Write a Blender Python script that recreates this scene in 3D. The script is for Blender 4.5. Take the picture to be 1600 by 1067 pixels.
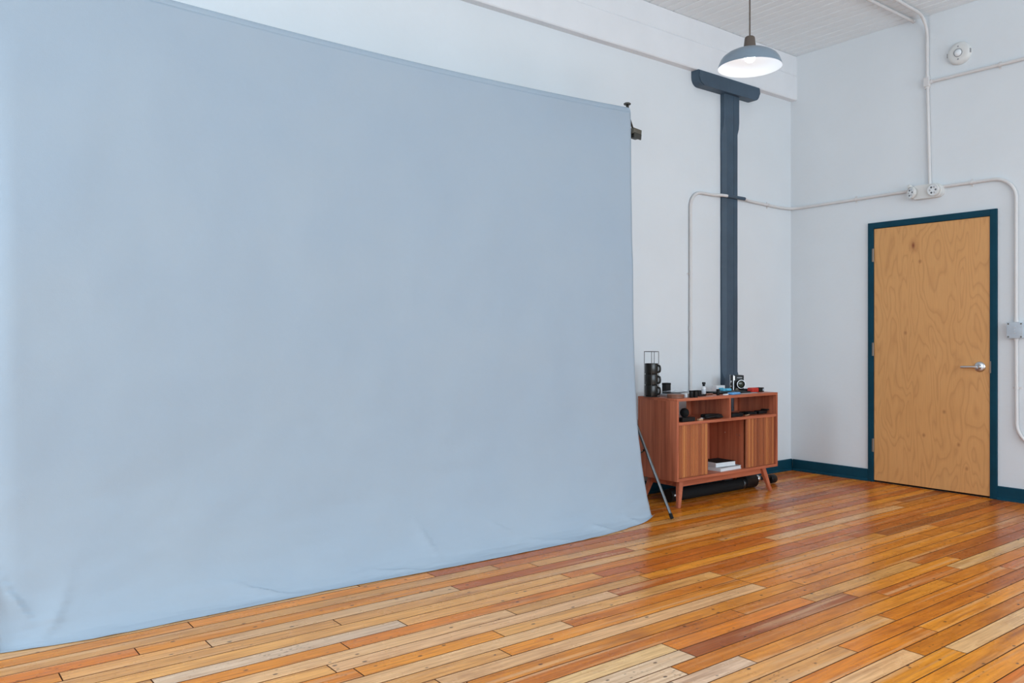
import bpy, bmesh, math, random
from mathutils import Vector, Matrix, noise

for o in list(bpy.data.objects):
    bpy.data.objects.remove(o)
sc = bpy.context.scene
C = sc.collection
PI = math.pi

# ------------------------------------------------------------------ camera
cd = bpy.data.cameras.new('camera')
cam = bpy.data.objects.new('camera', cd)
C.objects.link(cam)
cd.sensor_fit = 'HORIZONTAL'
cd.sensor_width = 36.0
cd.lens = 1268.9 / 1600 * 36
cd.shift_y = -3.1 / 1600
cd.clip_start = 0.05
cam.location = (0, 0, 1.21)
cam.rotation_euler = (PI / 2, 0, 0.91305 - PI / 2)
sc.camera = cam

# ------------------------------------------------------------------ world, daylight, exposure
w = bpy.data.worlds.new('world')
sc.world = w
w.use_nodes = True
bg = w.node_tree.nodes['Background']
bg.inputs[0].default_value = (0.72, 0.85, 1.0, 1)
bg.inputs[1].default_value = 1.0
sc.view_settings.view_transform = 'Standard'
sc.view_settings.look = 'None'
sc.view_settings.exposure = 0.10
sc.view_settings.gamma = 1.0
sc.view_settings.use_curve_mapping = False

# the room: x to the door wall, y to the backdrop wall
XL, XR, YB, YR, ZC = -2.7, 6.675, 4.395, -3.7, 3.826
REAR_WIN = [(-0.6, 1.0), (1.7, 3.3), (4.0, 5.6)]       # x ranges on the rear wall
LEFT_WIN = [(2.40, 3.80)]                  # y ranges on the left wall
WZ0, WZ1 = 0.85, 3.20

def daylight(name, loc, rot, sx, sy, power, col=(0.765, 0.90, 1.0)):
    l = bpy.data.lights.new(name, 'AREA')
    l.shape = 'RECTANGLE'
    l.size, l.size_y = sx, sy
    l.energy = power
    l.color = col
    o = bpy.data.objects.new(name, l)
    C.objects.link(o)
    o.location = loc
    o.rotation_euler = rot
    return o
for a, b in REAR_WIN:
    daylight('window_daylight', ((a + b) / 2, YR + 0.03, (WZ0 + WZ1) / 2), (PI / 2, 0, 0), b - a - .1, WZ1 - WZ0 - .1, 91)
for a, b in LEFT_WIN:
    daylight('window_daylight', (XL + 0.03, (a + b) / 2, (WZ0 + WZ1) / 2), (PI / 2, 0, -PI / 2), b - a - .1, WZ1 - WZ0 - .1, 80)

# ------------------------------------------------------------------ helpers
ORG = {}
def newobj(name, data):
    o = bpy.data.objects.new(name, data)
    C.objects.link(o)
    return o

def tag(o, label=None, cat=None, group=None, kind=None):
    if label: o['label'] = label
    if cat: o['category'] = cat
    if group: o['group'] = group
    if kind: o['kind'] = kind
    return o

def thing(name, loc, label, cat, group=None, kind=None):
    o = newobj(name, None)
    o.empty_display_size = 0.05
    o.location = loc
    ORG[o.name] = Vector(loc)
    return tag(o, label, cat, group, kind)

def fin(name, bm, mat, parent=None, origin=None, smooth=None):
    """bm is in world coordinates; the object's origin goes to its base centre"""
    bmesh.ops.recalc_face_normals(bm, faces=bm.faces)
    if origin is None:
        xs = [v.co.x for v in bm.verts]; ys = [v.co.y for v in bm.verts]; zs = [v.co.z for v in bm.verts]
        origin = Vector(((min(xs) + max(xs)) / 2, (min(ys) + max(ys)) / 2, min(zs)))
    origin = Vector(origin)
    for v in bm.verts: v.co -= origin
    me = bpy.data.meshes.new(name)
    bm.to_mesh(me); bm.free()
    if smooth is not None:
        me.polygons.foreach_set('use_smooth', [True] * len(me.polygons))
        if smooth < 179:
            me.set_sharp_from_angle(angle=math.radians(smooth))
    for m in (mat if isinstance(mat, list) else [mat]):
        me.materials.append(m)
    o = newobj(name, me)
    if parent:
        o.parent = parent
        o.location = origin - ORG[parent.name]
    else:
        o.location = origin
    ORG[o.name] = origin
    return o

def box(bm, x0, x1, y0, y1, z0, z1, bev=0.0, M=None, mi=0):
    r = bmesh.ops.create_cube(bm, size=1)
    vs = r['verts']
    for v in vs:
        v.co = Vector(((x0 + x1) / 2 + v.co.x * (x1 - x0), (y0 + y1) / 2 + v.co.y * (y1 - y0), (z0 + z1) / 2 + v.co.z * (z1 - z0)))
    fs = list({f for v in vs for f in v.link_faces})
    if bev:
        es = list({e for v in vs for e in v.link_edges})
        rr = bmesh.ops.bevel(bm, geom=es, offset=bev, segments=2, profile=.6, affect='EDGES')
        fs = list({f for f in rr['faces']} | {f for f in fs if f.is_valid})
        vs = list({v for f in fs for v in f.verts})
        grown = True
        while grown:
            more = {f for v in vs for f in v.link_faces} - set(fs)
            grown = bool(more)
            fs += list(more)
            vs = list({v for f in fs for v in f.verts})
    if M is not None:
        for v in vs: v.co = M @ v.co
    for f in fs: f.material_index = mi
    return vs

def B(*a, **k):
    bm = bmesh.new(); box(bm, *a, **k); return bm

def frame_of(d):
    d = d.normalized()
    up = Vector((0, 0, 1)) if abs(d.z) < .9 else Vector((1, 0, 0))
    a = d.cross(up).normalized()
    return a, d.cross(a).normalized()

def tube(bm, pts, r, n=12, cap=True, radii=None, mi=0):
    """swept circle with parallel transport"""
    pts = [Vector(p) for p in pts]
    rings = []
    prev = None
    for i, p in enumerate(pts):
        d = (pts[min(i + 1, len(pts) - 1)] - pts[max(i - 1, 0)]).normalized()
        if prev is None:
            a, b = frame_of(d)
        else:
            a = (prev - d * prev.dot(d)).normalized()
            b = d.cross(a)
        prev = a
        rr = radii[i] if radii else r
        rings.append([bm.verts.new(p + (a * math.cos(2 * PI * k / n) + b * math.sin(2 * PI * k / n)) * rr) for k in range(n)])
    fs = []
    for A, Bq in zip(rings, rings[1:]):
        for k in range(n):
            fs.append(bm.faces.new((A[k], A[(k + 1) % n], Bq[(k + 1) % n], Bq[k])))
    if cap:
        fs.append(bm.faces.new(rings[0][::-1])); fs.append(bm.faces.new(rings[-1]))
    for f in fs: f.material_index = mi
    return rings

def bend(pts, rad, seg=8):
    """polyline with rounded corners"""
    pts = [Vector(p) for p in pts]
    out = [pts[0]]
    for a, b, c in zip(pts, pts[1:], pts[2:]):
        u = (a - b).normalized(); v = (c - b).normalized()
        r = min(rad, (a - b).length * .49, (c - b).length * .49)
        p, q = b + u * r, b + v * r
        for k in range(seg + 1):
            t = k / seg
            # circular-ish arc (rational quadratic)
            wt = math.sin(math.acos(max(-1, min(1, u.dot(v)))) / 2)
            den = (1 - t) ** 2 + 2 * wt * t * (1 - t) + t * t
            out.append((p * (1 - t) ** 2 + b * 2 * wt * t * (1 - t) + q * t * t) / den)
    out.append(pts[-1])
    return out

def T(pts, r, n=12, **k):
    bm = bmesh.new(); tube(bm, pts, r, n, **k); return bm

def lathe(bm, prof, center, axis='Z', n=32, closed=False, mi=0):
    """prof: (radius, height) along the axis from centre"""
    c = Vector(center)
    if axis == 'Z': ax, e1, e2 = Vector((0, 0, 1)), Vector((1, 0, 0)), Vector((0, 1, 0))
    elif axis == 'X': ax, e1, e2 = Vector((1, 0, 0)), Vector((0, 1, 0)), Vector((0, 0, 1))
    elif axis == 'Y': ax, e1, e2 = Vector((0, 1, 0)), Vector((1, 0, 0)), Vector((0, 0, 1))
    else:
        ax = Vector(axis).normalized(); e1, e2 = frame_of(ax)
    rings = []
    for r, h in prof:
        if r < 1e-6:
            rings.append([bm.verts.new(c + ax * h)])
        else:
            rings.append([bm.verts.new(c + ax * h + (e1 * math.cos(2 * PI * k / n) + e2 * math.sin(2 * PI * k / n)) * r) for k in range(n)])
    pairs = list(zip(rings, rings[1:]))
    if closed: pairs.append((rings[-1], rings[0]))
    for A, Bq in pairs:
        for k in range(n):
            k2 = (k + 1) % n
            if len(A) == 1 and len(Bq) == 1: continue
            if len(A) == 1: f = bm.faces.new((A[0], Bq[k], Bq[k2]))
            elif len(Bq) == 1: f = bm.faces.new((A[k], A[k2], Bq[0]))
            else: f = bm.faces.new((A[k], A[k2], Bq[k2], Bq[k]))
            f.material_index = mi

def L(prof, center, axis='Z', n=32, **k):
    bm = bmesh.new(); lathe(bm, prof, center, axis, n, **k); return bm

def prism(bm, poly, y0, y1, axes='XZ'):
    """extrude a closed polygon (a, b); axes says which world axes a, b are"""
    def P(a, b, d):
        if axes == 'XZ': return Vector((a, d, b))
        if axes == 'YZ': return Vector((d, a, b))
        return Vector((a, b, d))
    A = [bm.verts.new(P(a, b, y0)) for a, b in poly]
    D = [bm.verts.new(P(a, b, y1)) for a, b in poly]
    n = len(poly)
    for k in range(n):
        bm.faces.new((A[k], A[(k + 1) % n], D[(k + 1) % n], D[k]))
    bm.faces.new(A[::-1]); bm.faces.new(D)

def RZ(cx, cy, deg):
    return Matrix.Translation((cx, cy, 0)) @ Matrix.Rotation(math.radians(deg), 4, 'Z') @ Matrix.Translation((-cx, -cy, 0))

# ------------------------------------------------------------------ materials
def mat(name, col, rough=.6, metal=0., spec=.5, emit=None, estr=0.):
    m = bpy.data.materials.new(name)
    m.use_nodes = True
    p = m.node_tree.nodes['Principled BSDF']
    p.inputs['Base Color'].default_value = (*col, 1)
    p.inputs['Roughness'].default_value = rough
    p.inputs['Metallic'].default_value = metal
    p.inputs['Specular IOR Level'].default_value = spec
    if emit:
        p.inputs['Emission Color'].default_value = (*emit, 1)
        p.inputs['Emission Strength'].default_value = estr
    return m

class NT:
    def __init__(s, m):
        s.t = m.node_tree; s.n = s.t.nodes; s.p = s.n['Principled BSDF']
    def add(s, kind, **k):
        nd = s.n.new(kind)
        for a, b in k.items(): setattr(nd, a, b)
        return nd
    def link(s, a, b): s.t.links.new(a, b)
    def coord(s, scale, which='Object', rnd=0.):
        tc = s.add('ShaderNodeTexCoord'); mp = s.add('ShaderNodeMapping')
        mp.inputs['Scale'].default_value = scale
        src = tc.outputs[which]
        if rnd:
            oi = s.add('ShaderNodeObjectInfo')
            cx = s.add('ShaderNodeCombineXYZ')
            ml = s.math('MULTIPLY', oi.outputs['Random'], rnd)
            s.link(ml, cx.inputs[0]); s.link(ml, cx.inputs[1]); s.link(ml, cx.inputs[2])
            va = s.add('ShaderNodeVectorMath', operation='ADD')
            s.link(src, va.inputs[0]); s.link(cx.outputs[0], va.inputs[1])
            src = va.outputs[0]
        s.link(src, mp.inputs[0])
        return mp.outputs[0]
    def noise(s, vec, scale, detail=3, rough=.55, dist=0.):
        n = s.add('ShaderNodeTexNoise')
        n.inputs['Scale'].default_value = scale; n.inputs['Detail'].default_value = detail
        n.inputs['Roughness'].default_value = rough; n.inputs['Distortion'].default_value = dist
        s.link(vec, n.inputs['Vector'])
        return n.outputs['Fac']
    def math(s, op, a, b=None, clamp=False):
        n = s.add('ShaderNodeMath', operation=op); n.use_clamp = clamp
        for i, v in enumerate((a, b)):
            if v is None: continue
            if isinstance(v, (int, float)): n.inputs[i].default_value = v
            else: s.link(v, n.inputs[i])
        return n.outputs[0]
    def ramp(s, fac, stops, interp='LINEAR'):
        r = s.add('ShaderNodeValToRGB')
        r.color_ramp.interpolation = interp
        el = r.color_ramp.elements
        while len(el) < len(stops): el.new(.5)
        for e, (p, c) in zip(el, stops):
            e.position = p; e.color = (*c, 1) if len(c) == 3 else c
        s.link(fac, r.inputs[0])
        return r.outputs[0]
    def mix(s, fac, a, b, mode='MIX'):
        n = s.add('ShaderNodeMix', data_type='RGBA', blend_type=mode)
        for i, v in ((0, fac), (6, a), (7, b)):
            if isinstance(v, (int, float)): n.inputs[i].default_value = v
            elif isinstance(v, tuple): n.inputs[i].default_value = (*v, 1) if len(v) == 3 else v
            else: s.link(v, n.inputs[i])
        return n.outputs[2]
    def bump(s, h, strength, dist=.01):
        b = s.add('ShaderNodeBump')
        b.inputs['Strength'].default_value = strength; b.inputs['Distance'].default_value = dist
        s.link(h, b.inputs['Height']); s.link(b.outputs[0], s.p.inputs['Normal'])
    def base(s, c): s.link(c, s.p.inputs['Base Color'])

def painted(name, col, rough=.6, amt=.05, sc_=6, bump=.15, bsc=40):
    m = mat(name, col, rough); t = NT(m)
    v = t.coord((1, 1, 1))
    n = t.noise(v, sc_, 4)
    a = tuple(c * (1 - amt) for c in col); b = tuple(min(1, c * (1 + amt)) for c in col)
    t.base(t.ramp(n, [(.3, a), (.7, b)]))
    t.bump(t.noise(v, bsc, 3), bump, .004)
    return m

M = {}
M['wall'] = painted('wall_paint', (.765, .80, .825), .75, .02, 1.5, .25, 30)
M['ceil'] = painted('ceiling_paint', (.89, .94, .965), .6, .03, 3, .15, 25)
M['ceil_back'] = mat('board_gap_shade', (.16, .14, .12), .9)  # slab coloured dark to paint shade into the gaps between ceiling boards
M['beam'] = painted('beam_paint', (.82, .83, .85), .6, .03, 3, .3, 12)
M['pipe'] = painted('pipe_paint', (.72, .70, .69), .5, .03, 8, .1, 30)
M['teal'] = painted('teal_paint', (.002, .048, .080), .6, .12, 6, .2, 30)
M['teal'].node_tree.nodes['Principled BSDF'].inputs['Specular IOR Level'].default_value = .2
M['post'] = painted('post_paint', (.048, .082, .122), .55, .15, 5, .6, 18)
M['plastic'] = mat('white_plastic', (.74, .74, .72), .4)
M['lens'] = mat('clear_lens', (.85, .88, .9), .12)
M['steel'] = mat('satin_steel', (.62, .62, .63), .3, 1)
M['chrome'] = mat('grey_metal', (.17, .18, .19), .34, 1)
M['galv'] = painted('galvanised_plate', (.50, .56, .62), .45, .06, 30, .05, 60)
M['dkmetal'] = mat('dark_metal', (.07, .065, .055), .4, .6)
M['brass'] = mat('aged_metal', (.16, .145, .115), .45, .7)
M['black'] = mat('black_plastic', (.008, .009, .010), .45, 0, .3)
M['black2'] = mat('black_rubber', (.010, .011, .012), .75, 0, .2)
M['mug'] = mat('mug_glaze', (.018, .018, .016), .25)
M['wire'] = mat('wire_rack', (.10, .09, .085), .4, .8)
M['white'] = mat('white_card', (.78, .80, .82), .6)
M['dark'] = mat('dark_void', (.01, .01, .01), .9)
M['red'] = mat('red_plastic', (.55, .03, .02), .4)
M['blue'] = mat('blue_plastic', (.12, .38, .72), .45)
M['cyan'] = mat('cyan_print', (.10, .45, .65), .45)
M['grey'] = mat('grey_cover', (.30, .31, .33), .5)
M['tanw'] = mat('tan_wood', (.55, .33, .19), .6)
M['tin'] = painted('brown_tin', (.22, .09, .055), .45, .2, 30, .1, 60)
M['glass_dark'] = mat('lens_glass', (.05, .055, .035), .08)
M['clear'] = mat('clear_plastic', (.60, .65, .70), .15)
M['hinge'] = mat('hinge_metal', (.26, .22, .19), .5, .5)

# paper
m = mat('backdrop_paper', (.47, .575, .68), .85, 0, .2); t = NT(m)
v = t.coord((1, 1, 1))
n1 = t.noise(v, 220, 2)
t.base(t.mix(t.ramp(t.noise(v, 2.2, 3), [(.3, (0, 0, 0)), (.7, (1, 1, 1))]), (.385, .470, .560), (.405, .485, .565)))
t.bump(t.math('ADD', t.math('MULTIPLY', n1, .25), t.noise(v, 26, 3)), .22, .004)
M['paper'] = m

# floorboards: colour from object colour, grain along x
def wood_floor(name, use_info=True):
    m = mat(name, (.4, .2, .06), .3, 0, .3); t = NT(m)
    v = t.coord((1, 1, 1), rnd=37.)
    vs_ = t.coord((1.3, 26, 26), rnd=37.)
    vm = t.coord((.8, 5.5, 5.5), rnd=91.)
    if use_info:
        col = t.add('ShaderNodeObjectInfo').outputs['Color']
    else:
        wn = t.add('ShaderNodeTexWhiteNoise', noise_dimensions='1D')
        sp = t.add('ShaderNodeSeparateXYZ'); t.link(t.coord((1, 1, 1)), sp.inputs[0])
        t.link(t.math('FLOOR', t.math('DIVIDE', sp.outputs[1], .088)), wn.inputs['W'])
        col = t.ramp(wn.outputs[0], [(0, (.24, .09, .028)), (.5, (.43, .185, .048)), (1, (.55, .28, .10))])
    grain = t.noise(vs_, 3.2, 5, .6, .4)
    broad = t.noise(vm, 1.6, 4, .6, .6)
    c = t.mix(t.ramp(grain, [(.30, (1, 1, 1)), (.62, (0, 0, 0))]), col, t.mix(1.0, col, (.62, .52, .44), 'MULTIPLY'))
    c = t.mix(t.ramp(broad, [(.56, (0, 0, 0)), (.74, (.75, .75, .75))]), c, t.mix(1.0, c, (.48, .36, .30), 'MULTIPLY'))
    c = t.mix(t.ramp(broad, [(.28, (.45, .45, .45)), (.42, (0, 0, 0))]), c, t.mix(1.0, c, (1.28, 1.22, 1.1), 'MULTIPLY'))
    # worn, paler streaks along the boards
    streak = t.noise(t.coord((.55, 16, 16), rnd=63.), 1.5, 3, .5)
    c = t.mix(t.ramp(streak, [(.56, (0, 0, 0)), (.70, (.5, .5, .5))]), c, (.88, .52, .26))
    # nail holes and small dark specks
    vo = t.add('ShaderNodeTexVoronoi'); vo.inputs['Scale'].default_value = 13
    t.link(t.coord((.8, 1.4, 1), rnd=53.), vo.inputs['Vector'])
    sel = t.math('GREATER_THAN', t.noise(t.coord((1, 1, 1), rnd=11.), 2.3, 2), .46)
    spot = t.math('MULTIPLY', t.ramp(vo.outputs['Distance'], [(.075, (1, 1, 1)), (.13, (0, 0, 0))]), sel)
    c = t.mix(t.math('MULTIPLY', spot, .82), c, (.045, .018, .010))
    # clustered scuffs
    vo2 = t.add('ShaderNodeTexVoronoi'); vo2.inputs['Scale'].default_value = 46
    t.link(t.coord((.6, 1.2, 1), rnd=29.), vo2.inputs['Vector'])
    sel2 = t.math('GREATER_THAN', t.noise(t.coord((1, 1.3, 1), rnd=71.), 3.1, 2), .63)
    sp2 = t.math('MULTIPLY', t.ramp(vo2.outputs['Distance'], [(.12, (1, 1, 1)), (.24, (0, 0, 0))]), sel2)
    c = t.mix(t.math('MULTIPLY', sp2, .6), c, (.06, .022, .012))
    t.base(c)
    r = t.ramp(t.noise(v, 5, 4), [(.3, (.20, .20, .20)), (.7, (.36, .36, .36))])
    t.link(r, t.p.inputs['Roughness'])
    t.bump(t.math('ADD', grain, t.math('MULTIPLY', t.noise(v, 9, 2), 1.5)), .10, .003)
    return m
M['plank'] = wood_floor('floor_plank_wood')
M['plank_far'] = wood_floor('floor_plank_wood_far', False)
M['seam'] = mat('seam_dirt', (.11, .036, .012), .8, 0, .15)
M['sub'] = mat('subfloor_dark', (.03, .014, .008), .9)

# rotary-cut veneer of the door: contour lines of a stretched smooth noise
m = mat('birch_veneer', (.5, .27, .1), .45, 0, .4); t = NT(m)
vv = t.coord((1, 2.6, .62))
f = t.noise(vv, 1.9, 2.2, .45, .35)
fr = t.math('FRACT', t.math('MULTIPLY', f, 15))
line = t.ramp(fr, [(0, (.9, .9, .9)), (.10, (.45, .45, .45)), (.38, (.0, .0, .0)), (.85, (.12, .12, .12)), (1, (.9, .9, .9))])
fine = t.noise(t.coord((1, 60, 2.2)), 3, 3)
blot = t.noise(t.coord((1, 1.5, .9)), 2.4, 3)
c = t.mix(blot, (.68, .335, .115), (.78, .405, .155))
c = t.mix(t.math('MULTIPLY', line, .36), c, (.42, .170, .050))
c = t.mix(t.math('MULTIPLY', t.ramp(fine, [(.45, (0, 0, 0)), (.75, (1, 1, 1))]), .22), c, (.40, .19, .07))
sp = t.add('ShaderNodeSeparateXYZ'); t.link(t.coord((1, 1, 1)), sp.inputs[0])
def knot(y, z, ry, rz):
    a = t.math('POWER', t.math('DIVIDE', t.math('SUBTRACT', sp.outputs[1], y), ry), 2)
    b = t.math('POWER', t.math('DIVIDE', t.math('SUBTRACT', sp.outputs[2], z), rz), 2)
    return t.math('SUBTRACT', 1, t.math('SQRT', t.math('ADD', a, b)), True)
c = t.mix(t.math('MULTIPLY', knot(.125, 1.965, .045, .075), .55), c, (.36, .12, .035))
c = t.mix(t.math('MULTIPLY', knot(.125, 1.965, .016, .035), 1.), c, (.20, .035, .012))
for (ky, kz) in ((.04, .42), (-.23, .37), (-.29, .19), (-.12, .62), (.07, 1.83), (.19, 1.25)):
    c = t.mix(t.math('MULTIPLY', knot(ky, kz, .018, .022), .7), c, (.30, .10, .03))
t.base(c)
M['veneer'] = m

# cabinet laminate
def laminate(name, axis, slat=0):
    m = mat(name, (.3, .09, .045), .42, 0, .4); t = NT(m)
    sc1 = {'z': (22, 22, .9), 'x': (.9, 22, 22)}[axis]
    sc2 = {'z': (60, 60, 1.6), 'x': (1.6, 60, 60)}[axis]
    a = t.noise(t.coord(sc1, rnd=17.), 1.0, 4, .6, .5)
    b = t.noise(t.coord(sc2, rnd=17.), 2.0, 3, .6)
    c = t.ramp(a, [(.25, (.32, .085, .042)), (.5, (.52, .150, .076)), (.75, (.64, .205, .105))])
    c = t.mix(t.math('MULTIPLY', t.ramp(b, [(.45, (0, 0, 0)), (.7, (1, 1, 1))]), .35), c, (.13, .036, .018))
    if slat:
        wn = t.add('ShaderNodeTexWhiteNoise', noise_dimensions='1D')
        s_ = t.add('ShaderNodeSeparateXYZ'); t.link(t.coord((1, 1, 1), rnd=5.), s_.inputs[0])
        t.link(t.math('FLOOR', t.math('DIVIDE', s_.outputs[0], slat)), wn.inputs['W'])
        c2 = t.ramp(wn.outputs[0], [(0, (.22, .062, .024)), (.4, (.40, .125, .042)), (.75, (.52, .185, .058)), (1, (.66, .27, .082))])
        c = t.mix(.78, c, c2)
    t.base(c)
    return m
M['lam_z'] = laminate('walnut_laminate_upright', 'z')
M['lam_x'] = laminate('walnut_laminate_lengthwise', 'x')
M['tambour'] = laminate('walnut_tambour', 'z', .0205)
M['shade_out'] = mat('shade_enamel', (.19, .245, .30), .35)
M['shade_in'] = mat('shade_white', (.86, .88, .9), .5)
M['cordm'] = mat('cord_cover', (.10, .075, .06), .6)
M['bulb'] = mat('bulb_lit', (1, 1, 1), .3, 0, .5, (.86, .94, 1.0), 6)
M['glass'] = mat('window_glass', (.9, .95, 1), .02)
gp = M['glass'].node_tree.nodes['Principled BSDF']
gp.inputs['Transmission Weight'].default_value = 1.0
gp.inputs['IOR'].default_value = 1.02
M['wframe'] = painted('window_frame_paint', (.70, .71, .72), .5)

# ------------------------------------------------------------------ room shell
def wall_holes(name, axis, const, thick, a0, a1, z0, z1, holes, label):
    """a wall slab with rectangular openings; axis is the direction it runs in"""
    bm = bmesh.new()
    def put(p0, p1, q0, q1):
        if p1 - p0 < 1e-5 or q1 - q0 < 1e-5: return
        lo, hi = sorted((const, const + thick))
        if axis == 'x': box(bm, p0, p1, lo, hi, q0, q1)
        else: box(bm, lo, hi, p0, p1, q0, q1)
    cur = a0
    for (h0, h1, hz0, hz1) in sorted(holes):
        put(cur, h0, z0, z1); put(h0, h1, z0, hz0); put(h0, h1, hz1, z1); cur = h1
    put(cur, a1, z0, z1)
    return tag(fin(name, bm, M['wall']), label, 'wall', kind='structure')

DY0, DY1, DZ = 2.671, 3.585, 2.149        # door slab
wall_holes('wall_back', 'x', YB, .15, XL - .15, XR + .15, -.05, ZC + .1, [], 'pale grey painted wall behind the hanging paper backdrop')
bm = bmesh.new()
box(bm, XR, XR + .15, YR - .15, DY0 - .012, -.05, ZC + .1)
box(bm, XR, XR + .15, DY1 + .012, YB, -.05, ZC + .1)
box(bm, XR, XR + .15, DY0 - .012, DY1 + .012, DZ + .012, ZC + .1)
box(bm, XR + .09, XR + .15, DY0 - .012, DY1 + .012, -.05, DZ + .012)
tag(fin('wall_right', bm, M['wall']), 'pale grey painted wall around the wooden door', 'wall', kind='structure')
wall_holes('wall_rear', 'x', YR, -.15, XL - .15, XR + .15, -.05, ZC + .1, [(a, b, WZ0, WZ1) for a, b in REAR_WIN], 'pale grey painted wall with three tall windows')
wall_holes('wall_left', 'y', XL, -.15, YR, YB, -.05, ZC + .1, [(a, b, WZ0, WZ1) for a, b in LEFT_WIN], 'pale grey painted wall with one tall window')

# windows
wi = 0
for axis, rng in (('x', REAR_WIN), ('y', LEFT_WIN)):
    for (a, b) in rng:
        wi += 1
        mid = (a + b) / 2
        loc = (mid, YR - .075, WZ0) if axis == 'x' else (XL - .075, mid, WZ0)
        e = thing('window_%d' % wi, loc, 'tall white framed window letting in daylight', 'window', kind='structure', group='tall windows of the room')
        def bb(bm, p0, p1, q0, q1, d0, d1):
            if axis == 'x': box(bm, p0, p1, YR - d1, YR - d0, q0, q1)
            else: box(bm, XL - d1, XL - d0, p0, p1, q0, q1)
        bm = bmesh.new()
        bb(bm, a, a + .06, WZ0, WZ1, .05, .11); bb(bm, b - .06, b, WZ0, WZ1, .05, .11)
        bb(bm, a + .06, b - .06, WZ0, WZ0 + .06, .05, .11); bb(bm, a + .06, b - .06, WZ1 - .06, WZ1, .05, .11)
        bb(bm, a + .06, b - .06, (WZ0 + WZ1) / 2 - .025, (WZ0 + WZ1) / 2 + .025, .05, .11)
        bb(bm, mid - .015, mid + .015, WZ0 + .06, (WZ0 + WZ1) / 2 - .025, .06, .10)
        bb(bm, mid - .015, mid + .015, (WZ0 + WZ1) / 2 + .025, WZ1 - .06, .06, .10)
        fin('window_frame', bm, M['wframe'], e)
        for (p0, p1) in ((a + .06, mid - .015), (mid + .015, b - .06)):
            for (q0, q1) in ((WZ0 + .06, (WZ0 + WZ1) / 2 - .025), ((WZ0 + WZ1) / 2 + .025, WZ1 - .06)):
                bm = bmesh.new(); bb(bm, p0, p1, q0, q1, .078, .084); fin('pane', bm, M['glass'], e)
        bm = bmesh.new(); bb(bm, a - .04, b + .04, WZ0 - .035, WZ0, -.05, .05)
        fin('window_sill', bm, M['wframe'], e)

# ------------------------------------------------------------------ floor: one object per plank
PW = .088
fl = tag(fin('floor', B(XL, XR, YR, YB, -.06, -.020), M['sub']), 'worn orange varnished plank floor with pale and dark boards', 'floor', kind='structure')
rnd = random.Random(11)
PAL = {'gold': (.93, .325, .026), 'orange': (.82, .245, .014), 'brown': (.47, .110, .012), 'red': (.68, .170, .013),
       'pale': (.97, .56, .25), 'buff': (.92, .43, .12), 'white': (.96, .66, .42), 'lightnew': (.97, .53, .21)}
# joints and colours read off the boards one can pick out: row -> list of (x start, x end, colour)
FIX = {16: [(4.25, 5.83, 'lightnew')], 27: [(1.2, 2.30, 'white'), (2.30, 3.75, 'orange'), (4.49, 6.10, 'lightnew')],
       26: [(1.0, 2.45, 'white'), (2.45, 3.62, 'brown')], 28: [(1.75, 2.585, 'white'), (2.585, 4.2, 'gold')],
       22: [(1.55, 3.404, 'pale'), (3.404, 5.1, 'orange')], 15: [(.75, 1.75, 'white'), (1.75, 2.9, 'buff')],
       19: [(2.0, 3.404, 'buff'), (3.404, 4.7, 'red')], 20: [(2.3, 3.404, 'orange'), (3.404, 4.9, 'gold')],
       21: [(1.9, 3.404, 'gold'), (3.404, 5.4, 'gold')], 25: [(3.4, 4.42, 'buff')], 33: [(3.3, 4.2, 'pale')],
       32: [(2.6, 3.15, 'pale'), (3.15, 4.3, 'orange')], 18: [(1.3, 2.75, 'pale'), (2.75, 4.3, 'red')], 24: [(1.7, 3.0, 'orange')],
       17: [(.9, 2.2, 'pale'), (2.2, 3.06, 'buff')], 12: [(.5, 1.02, 'buff'), (1.02, 2.2, 'pale')]}
def plank_mesh(bm, x0, x1, y0, y1):
    """top with a small eased edge, 20 triangles"""
    g, e, h = .0010, .0015, .0010
    x0 += g; x1 -= g; y0 += g; y1 -= g
    lo = [bm.verts.new((x, y, -.020)) for x, y in ((x0, y0), (x1, y0), (x1, y1), (x0, y1))]
    md = [bm.verts.new((x, y, -h)) for x, y in ((x0, y0), (x1, y0), (x1, y1), (x0, y1))]
    tp = [bm.verts.new((x, y, 0)) for x, y in ((x0 + e, y0 + e), (x1 - e, y0 + e), (x1 - e, y1 - e), (x0 + e, y1 - e))]
    for A, Bq in ((lo, md), (md, tp)):
        for k in range(4): bm.faces.new((A[k], A[(k + 1) % 4], Bq[(k + 1) % 4], Bq[k])).material_index = 1
    bm.faces.new(tp); bm.faces.new(lo[::-1])
NROW = 47
plank_n = 0
for r in range(NROW):
    y1 = YB - PW * r; y0 = y1 - PW
    segs = []
    fixed = sorted(FIX.get(r, []))
    x = -.9
    def fill(a, b):
        while b - a > .02:
            ln = rnd.uniform(.9, 2.4)
            if b - a < 1.5: ln = b - a
            if b - a - ln < .45: ln = b - a
            segs.append((a, a + ln, None)); a += ln
    for (a, b, c) in fixed:
        fill(x, a); segs.append((a, b, c)); x = b
    fill(x, XR)
    for (a, b, c) in segs:
        if c is None:
            cx = (a + b) / 2
            if cx > 4.6: c = rnd.choices(['red', 'orange', 'brown', 'gold'], [5, 5, .8, 1.2])[0]
            elif cx < 2.6 : c = rnd.choices(['buff', 'gold', 'pale', 'orange'], [5, 3.5, 2.2, 1.2])[0]
            else: c = rnd.choices(['gold', 'orange', 'buff', 'red', 'brown'], [5, 5, 1.4, 1.6, .3])[0]
        k = rnd.uniform(.88, 1.12)
        bm = bmesh.new(); plank_mesh(bm, a, b, y0, y1)
        o = fin('plank', bm, [M['plank'], M['seam']], fl)
        o.color = (*[min(1, q * k * rnd.uniform(.97, 1.03)) for q in PAL[c]], 1)
        plank_n += 1
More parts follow.
